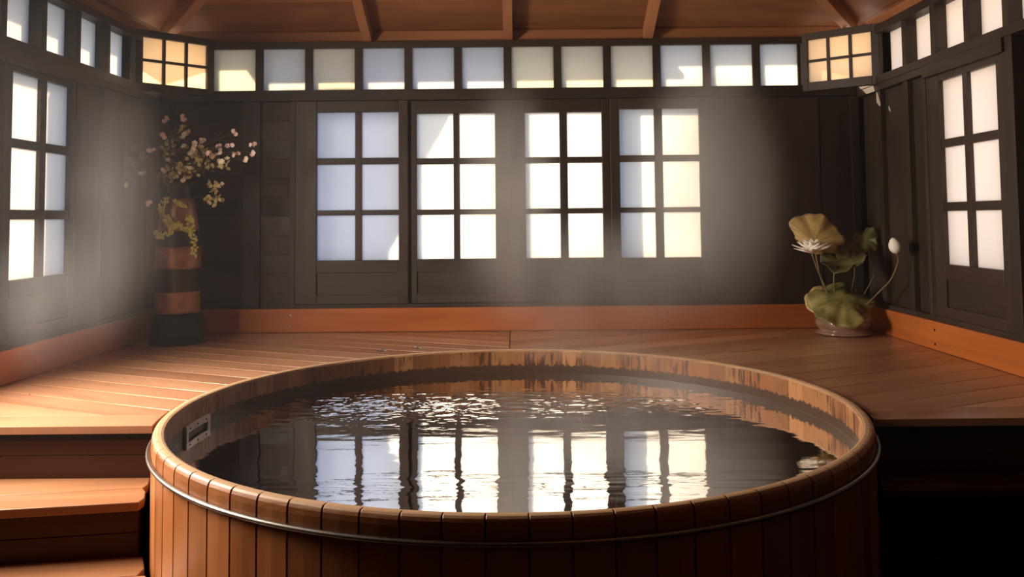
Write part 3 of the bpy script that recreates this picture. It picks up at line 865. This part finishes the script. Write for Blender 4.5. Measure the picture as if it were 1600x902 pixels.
# ------------------------------------------------------------------ vase and flowers
VC = Vector((-1.862, 4.690, 0))
vs = tag(empty('vase', VC), 'tall dark vase with copper coloured bands on a black base in the corner', 'vase')
m = MB(); m.lathe(VC.x, VC.y, [(.0001, .001), (.142, .001), (.144, .012), (.136, .145), (.128, .155), (.0001, .156)], 64); m.build('base', M_black, vs, smooth=True)
vp = [(.0001, .157), (.112, .157), (.117, .17), (.117, .53), (.113, .58), (.100, .66), (.088, .74), (.070, .81), (.060, .84), (.060, .865), (.072, .880), (.080, .884), (.080, .888), (.068, .886), (.052, .86), (.052, .80), (.0001, .78)]
m = MB(); m.lathe(VC.x, VC.y, vp, 72); m.build('vase_body', M_vase, vs, smooth=True)
def band_(z0, z1, f):
    m = MB(); n = 8; pr = []
    for i in range(n+1):
        z = z0+(z1-z0)*i/n; pr.append((f(z)+.0022, z))
    pr = [(f(z0)-.001, z0-.0005)]+pr+[(f(z1)-.001, z1+.0005)]
    m.lathe(VC.x, VC.y, pr, 72); return m.build('copper_band', M_copper, vs, smooth=True)
def vr_(z):
    q = [(p[1], p[0]) for p in vp[2:9]]
    for (a, ra), (b, rb) in zip(q, q[1:]):
        if a <= z <= b: return ra+(rb-ra)*(z-a)/(b-a)
    return .117
band_(.168, .285, vr_); band_(.408, .530, vr_); band_(.615, .790, vr_)
rebase(vs)

fa = tag(empty('flower_arrangement', VC+Vector((0, 0, .80))), 'branching pink blossoms and olive foliage standing in the tall banded vase', 'flowers')
M_twig = plain('brown_twig', (.11, .06, .035), .7, var=.3)
M_pinkp = plain('pale_pink_petal', (.90, .66, .56), .55, var=.2, scale=40)
M_pale = plain('pale_green_petal', (.78, .73, .54), .55, var=.2, scale=40)
M_olive = plain('olive_leaf', (.52, .45, .18), .5, var=.45, scale=30)
M_brownl = plain('dusty_brown_leaf', (.17, .11, .07), .6, var=.4, scale=30)
M_lime = plain('lime_berry', (.56, .52, .10), .5, var=.35, scale=40)
def disc_petal(m, c, d, n, L_, W_, cup=.25):
    """one rounded petal from c along d with normal n"""
    d = Vector(d).normalized(); n = Vector(n); n = (n-d*n.dot(d)).normalized(); s_ = d.cross(n)
    V = []; F = []; K = 10
    V.append(c+d*L_*.5-n*cup*L_*.18)
    for k in range(K):
        a = 2*pi*k/K
        V.append(c+d*(L_*.5+L_*.5*cos(a))+s_*(W_*.5*sin(a))+n*cup*L_*(.15 if cos(a) > 0 else -.15))
    for k in range(K): F.append((0, 1+k, 1+(k+1) % K))
    m.poly(V, F, [(0, 0, 0)]*len(V), .5)
def rdir():
    while True:
        v = Vector((random.uniform(-1, 1), random.uniform(-1, 1), random.uniform(-1, 1)))
        if .1 < v.length < 1: return v.normalized()
def blossom(c, size, mat, name='blossom', heads=3, label=None):
    m = MB()
    for h in range(heads):
        hc = c+rdir()*size*(.48 if heads > 1 else 0)
        n = (rdir()*.7+Vector((.1, -1, .2))).normalized()
        x = n.cross(Vector((0, 0, 1))).normalized(); y = n.cross(x)
        ph = random.random()*6
        for k in range(5):
            a = 2*pi*k/5+ph; d = x*cos(a)+y*sin(a)+n*.35
            disc_petal(m, hc, d, n, size*.50, size*.44)
    o = m.build(name, mat, fa, smooth=False, recalc=False)
    sd = o.modifiers.new('t', 'SOLIDIFY'); sd.thickness = .0012
    cm = MB()
    cm.tube([c+Vector((0, -.001, 0)), c+Vector((0, -.004, 0))], [.003, .002], 6); 
    cm.build('blossom_centre', M_brownl, o)
    if label: o['label'] = label
    return o
def twig(P, r=.0016, mat=M_twig):
    m = MB(); P = spline(P, 6)
    P = [p+Vector(noise.noise_vector(p*30))*.004 for p in P]
    m.tube(P, [r*1.5-(r*.9)*i/len(P) for i in range(len(P))], 5); return m.build('twig', mat, fa)
random.seed(21)
mouth = VC+Vector((0, 0, .87))
hub = at(285, 262, 4.66)
pink = [(288, 183, 4.62, .030), (258, 187, 4.60, .030), (252, 214, 4.56, .030), (237, 235, 4.55, .030), (254, 270, 4.52, .030), (367, 208, 4.60, .028), (359, 228, 4.58, .030), (343, 230, 4.66, .026),
        (329, 241, 4.55, .036), (369, 243, 4.58, .028), (383, 249, 4.57, .028), (394, 224, 4.60, .028), (394, 238, 4.60, .030), (232, 318, 4.52, .026), (316, 220, 4.60, .026), (344, 259, 4.62, .02)]
for x, y, Y, s_ in pink:
    c = at(x, y, Y); blossom(c, s_, M_pinkp, heads=3)
    v = c-hub
    if v.length > .12: twig([hub+v*.15, hub+v*.5+Vector((0, 0, .03))+rdir()*.015, c])
pale = [(289, 213, 4.58, .034), (300, 226, 4.56, .034), (288, 232, 4.55, .034), (306, 232, 4.56, .032), (297, 238, 4.55, .032), (340, 241, 4.57, .030), (352, 251, 4.56, .034), (346, 252, 4.58, .028), (262, 252, 4.58, .028), (223, 269, 4.58, .030), (200, 288, 4.58, .026),
        (345, 290, 4.58, .026), (285, 278, 4.56, .028), (278, 268, 4.56, .026), (295, 262, 4.57, .026)]
for x, y, Y, s_ in pale: blossom(at(x, y, Y), s_, M_pale, name='pale_blossom', heads=2)
def clump(x, y, Y, w_, h_, n, mat, size=.024, name='leaf_cluster', dy=.05):
    m = MB()
    for _ in range(n):
        while True:
            a, b = random.uniform(-1, 1), random.uniform(-1, 1)
            if a*a+b*b < 1: break
        c = at(x+a*w_, y+b*h_, Y+random.uniform(-dy, dy))
        n_ = (rdir()+Vector((0, -.8, .3))).normalized()
        disc_petal(m, c, rdir(), n_, size*random.uniform(.8, 1.2), size*random.uniform(.7, 1.0), .3)
    o = m.build(name, mat, fa, recalc=False); sd = o.modifiers.new('t', 'SOLIDIFY'); sd.thickness = .001
    return o
for a in ((286, 204, 4.62, 9, 9, 14), (264, 232, 4.60, 10, 12, 18), (300, 248, 4.62, 16, 10, 22), (318, 236, 4.60, 12, 10, 16), (276, 262, 4.58, 14, 9, 20), (296, 270, 4.60, 12, 9, 18), (322, 256, 4.62, 12, 9, 12), (268, 275, 4.60, 9, 6, 12), (333, 292, 4.60, 8, 12, 18), (340, 312, 4.60, 6, 8, 10), (326, 312, 4.61, 6, 7, 8), (350, 256, 4.6, 9, 6, 8)):
    clump(*a, M_olive)
for a in ((285, 250, 4.68, 34, 22, 110), (310, 262, 4.68, 26, 14, 34), (268, 214, 4.66, 13, 10, 34), (212, 232, 4.60, 8, 9, 24), (203, 254, 4.60, 6, 9, 24), (208, 274, 4.60, 6, 6, 16), (222, 240, 4.62, 6, 6, 14), (255, 276, 4.66, 8, 5, 14)):
    clump(*a, M_brownl, name='brown_leaf_cluster')
for P in ([(232, 246), (238, 262), (237, 280)], [(232, 312), (231, 305)], [(246, 197), (250, 207)], [(340, 213), (348, 207)]):
    twig([at(x, y, 4.55) for x, y in P]); 
# stalks from the vase mouth to the crown
for (x, y) in ((262, 230), (285, 225), (300, 240), (325, 240), (215, 245), (345, 245), (330, 280), (240, 215), (275, 200)):
    twig([mouth+Vector((random.uniform(-.03, .03), random.uniform(-.03, .03), -.07)), mouth+Vector((random.uniform(-.03, .03), 0, .03)), at((x+285)/2, (y+262)/2, 4.67), at(x, y, 4.62)], .0022)
# lime sprays falling in front of the vase
sprays = [[(262, 296), (264, 308), (256, 318), (252, 328), (258, 338), (262, 346), (266, 352)], [(266, 352), (270, 358), (262, 366), (254, 370), (247, 368), (246, 360)], [(266, 300), (272, 310), (279, 318), (286, 322)],
          [(262, 342), (272, 350), (280, 352), (287, 356), (294, 361)], [(296, 340), (298, 350), (299, 360), (302, 372), (304, 384), (304, 400)]]
for P in sprays:
    pts = spline([at(x, y, 4.55) for x, y in P], 5)
    m = MB(); m.tube(pts, .0013, 5); tw = m.build('hanging_spray', M_twig, fa)
    bmb = MB()
    for i, p in enumerate(pts):
        if i < (6 if P[0][1] < 305 else 0): continue
        for _ in range(3):
            q = p+Vector((random.uniform(-.018, .018), random.uniform(-.010, .004), random.uniform(-.012, .012)))
            r = random.uniform(.005, .0085)
            bmb.tube([q-Vector((0, 0, r)), q-Vector((0, 0, r*.7)), q, q+Vector((0, 0, r*.7)), q+Vector((0, 0, r))], [r*.1, r*.72, r, r*.72, r*.1], 7)
    bmb.build('lime_berries', M_lime, tw, smooth=True)
o = None
rebase(fa)

# ------------------------------------------------------------------ outside and unseen: pieces placed and shaped to shade the panes
SUN_AZ = Vector((-.61, .79)).normalized(); SUN_EL = radians(25)
m = MB()
Te = lambda a, b, c: (a, YB+.09+b, Z0+RD-.04-S*b+c)
m.lbox(Te, -1.80, .80, 0, .235, 0, .03, 'a'); m.lbox(Te, .80, 1.75, 0, .160, 0, .03, 'a')  # unseen eave strips, overhangs stepped to set the sun line on the panes
Te2 = lambda a, b, c: (XL-.11-b, a, Z0+RD-.04-S*b+c)
m.lbox(Te2, 3.80, 4.75, 0, .17, 0, .03, 'a'); m.lbox(Te2, YF, 3.80, 0, .02, 0, .03, 'a')
struct(m.build('trim_40', M_raft))
m = MB()
m.lbox(TB, .545, .628, 0, 1.46, .10, .205, 'b'); struct(m.build('trim_41', M_wall))
m = MB(); m.lbox(TL, 4.140, 4.19, 0, 1.40, .10, .225, 'b'); struct(m.build('trim_42', M_wall))

# a dense shrub form, added unseen, outlined to shade the left pair of panes
M_shrub = plain('shrub_green', (.10, .16, .05), .7, var=.4)
m = MB(); D = 1.15
outline = [(-1.45, ZF-.59*D), (-.74, ZF-.59*D), (-.70, -.1), (-.75, .18), (-.80, .42), (-.78, .52), (-.70, .64), (-.65, .80), (-.62, .95), (-.59, 1.06), (-.54, 1.18), (-.46, 1.26), (-.40, 1.32), (-.36, 1.38), (-.6, 1.43), (-1.0, 1.44), (-1.45, 1.42)]
outline = [(x-.772*D, z+.59*D) for x, z in outline]
cx_, cz_ = -1.0-.772*D, .65+.59*D
V = []; F = []; K = 96; RG = 10
def oat(f):
    n = len(outline); t = (f*n) % n; i = int(t); t -= i; a, b = outline[i], outline[(i+1) % n]
    return a[0]+(b[0]-a[0])*t, a[1]+(b[1]-a[1])*t
for j in range(RG+1):
    ph = -pi/2+pi*j/RG
    for k in range(K):
        x, z = oat(k/K); q = cos(ph)**.35 if cos(ph) > 0 else 0
        jt = 1+.02*noise.noise(Vector((x*14, z*14, j*.7)))
        V.append((cx_+(x-cx_)*q*jt, YB+D+.14*sin(ph)+.02*noise.noise(Vector((x*9, z*9, j))), cz_+(z-cz_)*q*jt))
for j in range(RG):
    for k in range(K): F.append((j*K+k, j*K+(k+1) % K, (j+1)*K+(k+1) % K, (j+1)*K+k))
m.poly(V, F, [(0, 0, 0)]*len(V), .5); o = m.build('shade_shrub', M_shrub, smooth=True); tag(o, 'shrub added unseen outside the leftmost back window to shade its panes', 'shade_shrub')

# steam --------------------------------------------------------------
def steam():
    m, nt, out = nodes('steam'); L = nt.links.new
    tc = N(nt, 'ShaderNodeTexCoord')
    tot = None
    # (centre, radii, strength)
    lobes = [((1.10, 4.82, .80), (.52, .34, .90), 3.4), ((-.03, 4.82, .80), (.34, .34, .80), 1.7), ((-2.02, 4.25, .75), (.34, .50, .80), .9),
             ((.45, 4.75, .30), (1.00, .40, .45), 1.0), ((.35, 4.02, .02), (.55, .35, .22), .40), ((-2.0, 3.7, .35), (.35, .5, .4), .4)]
    for c, r, s_ in lobes:
        sb = N(nt, 'ShaderNodeVectorMath', operation='SUBTRACT'); L(tc.outputs['Object'], sb.inputs[0]); sb.inputs[1].default_value = c
        dv_ = N(nt, 'ShaderNodeVectorMath', operation='DIVIDE'); L(sb.outputs[0], dv_.inputs[0]); dv_.inputs[1].default_value = r
        ln = N(nt, 'ShaderNodeVectorMath', operation='LENGTH'); L(dv_.outputs[0], ln.inputs[0])
        mr = N(nt, 'ShaderNodeMapRange', interpolation_type='SMOOTHSTEP'); mr.inputs['From Min'].default_value = 0; mr.inputs['From Max'].default_value = 1
        mr.inputs['To Min'].default_value = s_; mr.inputs['To Max'].default_value = 0; L(ln.outputs['Value'], mr.inputs[0])
        if tot is None: tot = mr.outputs[0]
        else:
            ad = N(nt, 'ShaderNodeMath', operation='ADD'); L(tot, ad.inputs[0]); L(mr.outputs[0], ad.inputs[1]); tot = ad.outputs[0]
    mp = N(nt, 'ShaderNodeMapping'); mp.inputs['Scale'].default_value = (3.2, 3.2, 1.6); L(tc.outputs['Object'], mp.inputs[0])
    n = N(nt, 'ShaderNodeTexNoise', Scale=1.0, Detail=2.0, Distortion=.6); L(mp.outputs[0], n.inputs['Vector'])
    nr_ = N(nt, 'ShaderNodeMapRange'); nr_.inputs['From Min'].default_value = .3; nr_.inputs['From Max'].default_value = .7; nr_.inputs['To Min'].default_value = .45; nr_.inputs['To Max'].default_value = 1.4; L(n.outputs[0], nr_.inputs[0])
    mu = N(nt, 'ShaderNodeMath', operation='MULTIPLY'); L(tot, mu.inputs[0]); L(nr_.outputs[0], mu.inputs[1])
    m3 = N(nt, 'ShaderNodeMath', operation='MULTIPLY_ADD'); L(mu.outputs[0], m3.inputs[0]); m3.inputs[1].default_value = 1.7; m3.inputs[2].default_value = .006
    v = N(nt, 'ShaderNodeVolumeScatter', Anisotropy=.3); v.inputs['Color'].default_value = (.98, .985, 1, 1); L(m3.outputs[0], v.inputs['Density'])
    L(v.outputs[0], out.inputs['Volume'])
    return m
STEAM = True
if STEAM:
    m = MB(); m.lbox(TW, XL+.03, XR-.03, 2.0, YB-.03, ZW+.02 if False else .003, 1.66, 'a')
    o = m.build('steam', steam()); tag(o, 'pale steam drifting above the tub and in front of the windows', 'steam', kind='stuff')

# ------------------------------------------------------------------ light
w = bpy.data.worlds.new('sky'); sc.world = w; w.use_nodes = True
nt = w.node_tree; bg = nt.nodes['Background']; bg.inputs[1].default_value = 1.0
g_ = N(nt, 'ShaderNodeNewGeometry')
# Incoming points from the sky to the eye, so the sun side has dot(-I, sun) near one
dt = N(nt, 'ShaderNodeVectorMath', operation='DOT_PRODUCT'); nt.links.new(g_.outputs['Incoming'], dt.inputs[0])
dt.inputs[1].default_value = (-SUN_AZ.x*cos(SUN_EL), -SUN_AZ.y*cos(SUN_EL), -sin(SUN_EL))
mr_ = N(nt, 'ShaderNodeMapRange', interpolation_type='SMOOTHSTEP'); mr_.inputs['From Min'].default_value = .80; mr_.inputs['From Max'].default_value = 1.0
nt.links.new(dt.outputs['Value'], mr_.inputs[0])
mxw = N(nt, 'ShaderNodeMix', data_type='RGBA'); nt.links.new(mr_.outputs[0], mxw.inputs[0])
mxw.inputs[6].default_value = (.37, .63, 1.15, 1); mxw.inputs[7].default_value = (6.0, 5.2, 4.0, 1)
# pale sunlit ground below the horizon
sz = N(nt, 'ShaderNodeSeparateXYZ'); nt.links.new(g_.outputs['Incoming'], sz.inputs[0])
gz = N(nt, 'ShaderNodeMapRange'); gz.inputs['From Min'].default_value = .0; gz.inputs['From Max'].default_value = .12; nt.links.new(sz.outputs[2], gz.inputs[0])
mxg = N(nt, 'ShaderNodeMix', data_type='RGBA'); nt.links.new(gz.outputs[0], mxg.inputs[0]); nt.links.new(mxw.outputs[2], mxg.inputs[6]); mxg.inputs[7].default_value = (.90, .95, 1.03, 1)
nt.links.new(mxg.outputs[2], bg.inputs[0])
sl_ = bpy.data.lights.new('sun', 'SUN'); sl_.energy = 10.5; sl_.angle = radians(.8); sl_.color = (1.0, .76, .50)
so_ = bpy.data.objects.new('sun', sl_); COL.objects.link(so_)
dv3 = Vector((SUN_AZ.x*cos(SUN_EL), SUN_AZ.y*cos(SUN_EL), sin(SUN_EL)))
so_.rotation_euler = dv3.to_track_quat('Z', 'Y').to_euler()
def area(name, loc, target, sx, sy, e, col):
    l = bpy.data.lights.new(name, 'AREA'); l.shape = 'RECTANGLE'; l.size = sx; l.size_y = sy; l.energy = e; l.color = col
    o = bpy.data.objects.new(name, l); COL.objects.link(o); o.location = loc
    o.rotation_euler = (Vector(loc)-Vector(target)).to_track_quat('Z', 'Y').to_euler(); return o
# area lamps added in place of daylight: outside the left hatch and right wall
area('hatch_fill_lamp', (XL-.30, (H0+H1)/2, 1.0), (0, 2.9, .3), 1.0, 1.0, 185, (1.0, .86, .72))
area('yard_fill_lamp', (XR+1.3, 3.9, 1.2), (XR, 3.9, 1.0), 2.4, 1.8, 27, (1.0, .78, .64))
area('corner_lamp', (-2.13, 5.10, 1.60), (-1.98, 4.93, 1.60), .36, .26, .9, (1.0, .66, .36))
area('corner_lamp', (2.08, 5.10, 1.60), (1.92, 4.94, 1.60), .32, .26, .75, (1.0, .68, .42))

# ------------------------------------------------------------------ camera
cd = bpy.data.cameras.new('camera'); cam = bpy.data.objects.new('camera', cd); COL.objects.link(cam); sc.camera = cam
cd.sensor_fit = 'HORIZONTAL'; cd.sensor_width = 36; cd.lens = 36*F_/1600; cd.clip_start = .02
cd.shift_y = -(451-CY)/1600; cd.shift_x = 0
cam.location = (0, 0, CAMZ)
# view direction and roll measured from the photograph's vanishing points
Yaw = Matrix.Rotation(-YA, 3, 'Z')
fwd = Yaw.inverted() @ Vector((0, cos(PI_), sin(PI_))); 
fwd = Vector((sin(YA)*cos(PI_), cos(YA)*cos(PI_), sin(PI_)))
right = Vector((cos(YA), -sin(YA), 0)); up = right.cross(fwd)
# image x = cx + u c - v s ; v = -up
c_, s_ = cos(RO), sin(RO)
r2 = right*c_+up*(s_); u2 = up*c_-right*s_
cam.rotation_euler = Matrix((r2, u2, -fwd)).transposed().to_euler()

sc.view_settings.view_transform = 'Standard'; sc.view_settings.look = 'None'; sc.view_settings.gamma = 1; sc.view_settings.exposure = 0
sc.view_settings.use_curve_mapping = False
cy = sc.cycles
cy.use_denoising = True
try: cy.denoiser = 'OPENIMAGEDENOISE'
except Exception: pass
cy.max_bounces = 10; cy.diffuse_bounces = 5; cy.glossy_bounces = 4; cy.transparent_max_bounces = 8; cy.volume_bounces = 1
cy.caustics_reflective = False; cy.caustics_refractive = False
cy.sample_clamp_indirect = 4
cy.use_adaptive_sampling = True; cy.adaptive_threshold = .02
cy.volume_step_rate = 4; cy.volume_max_steps = 48
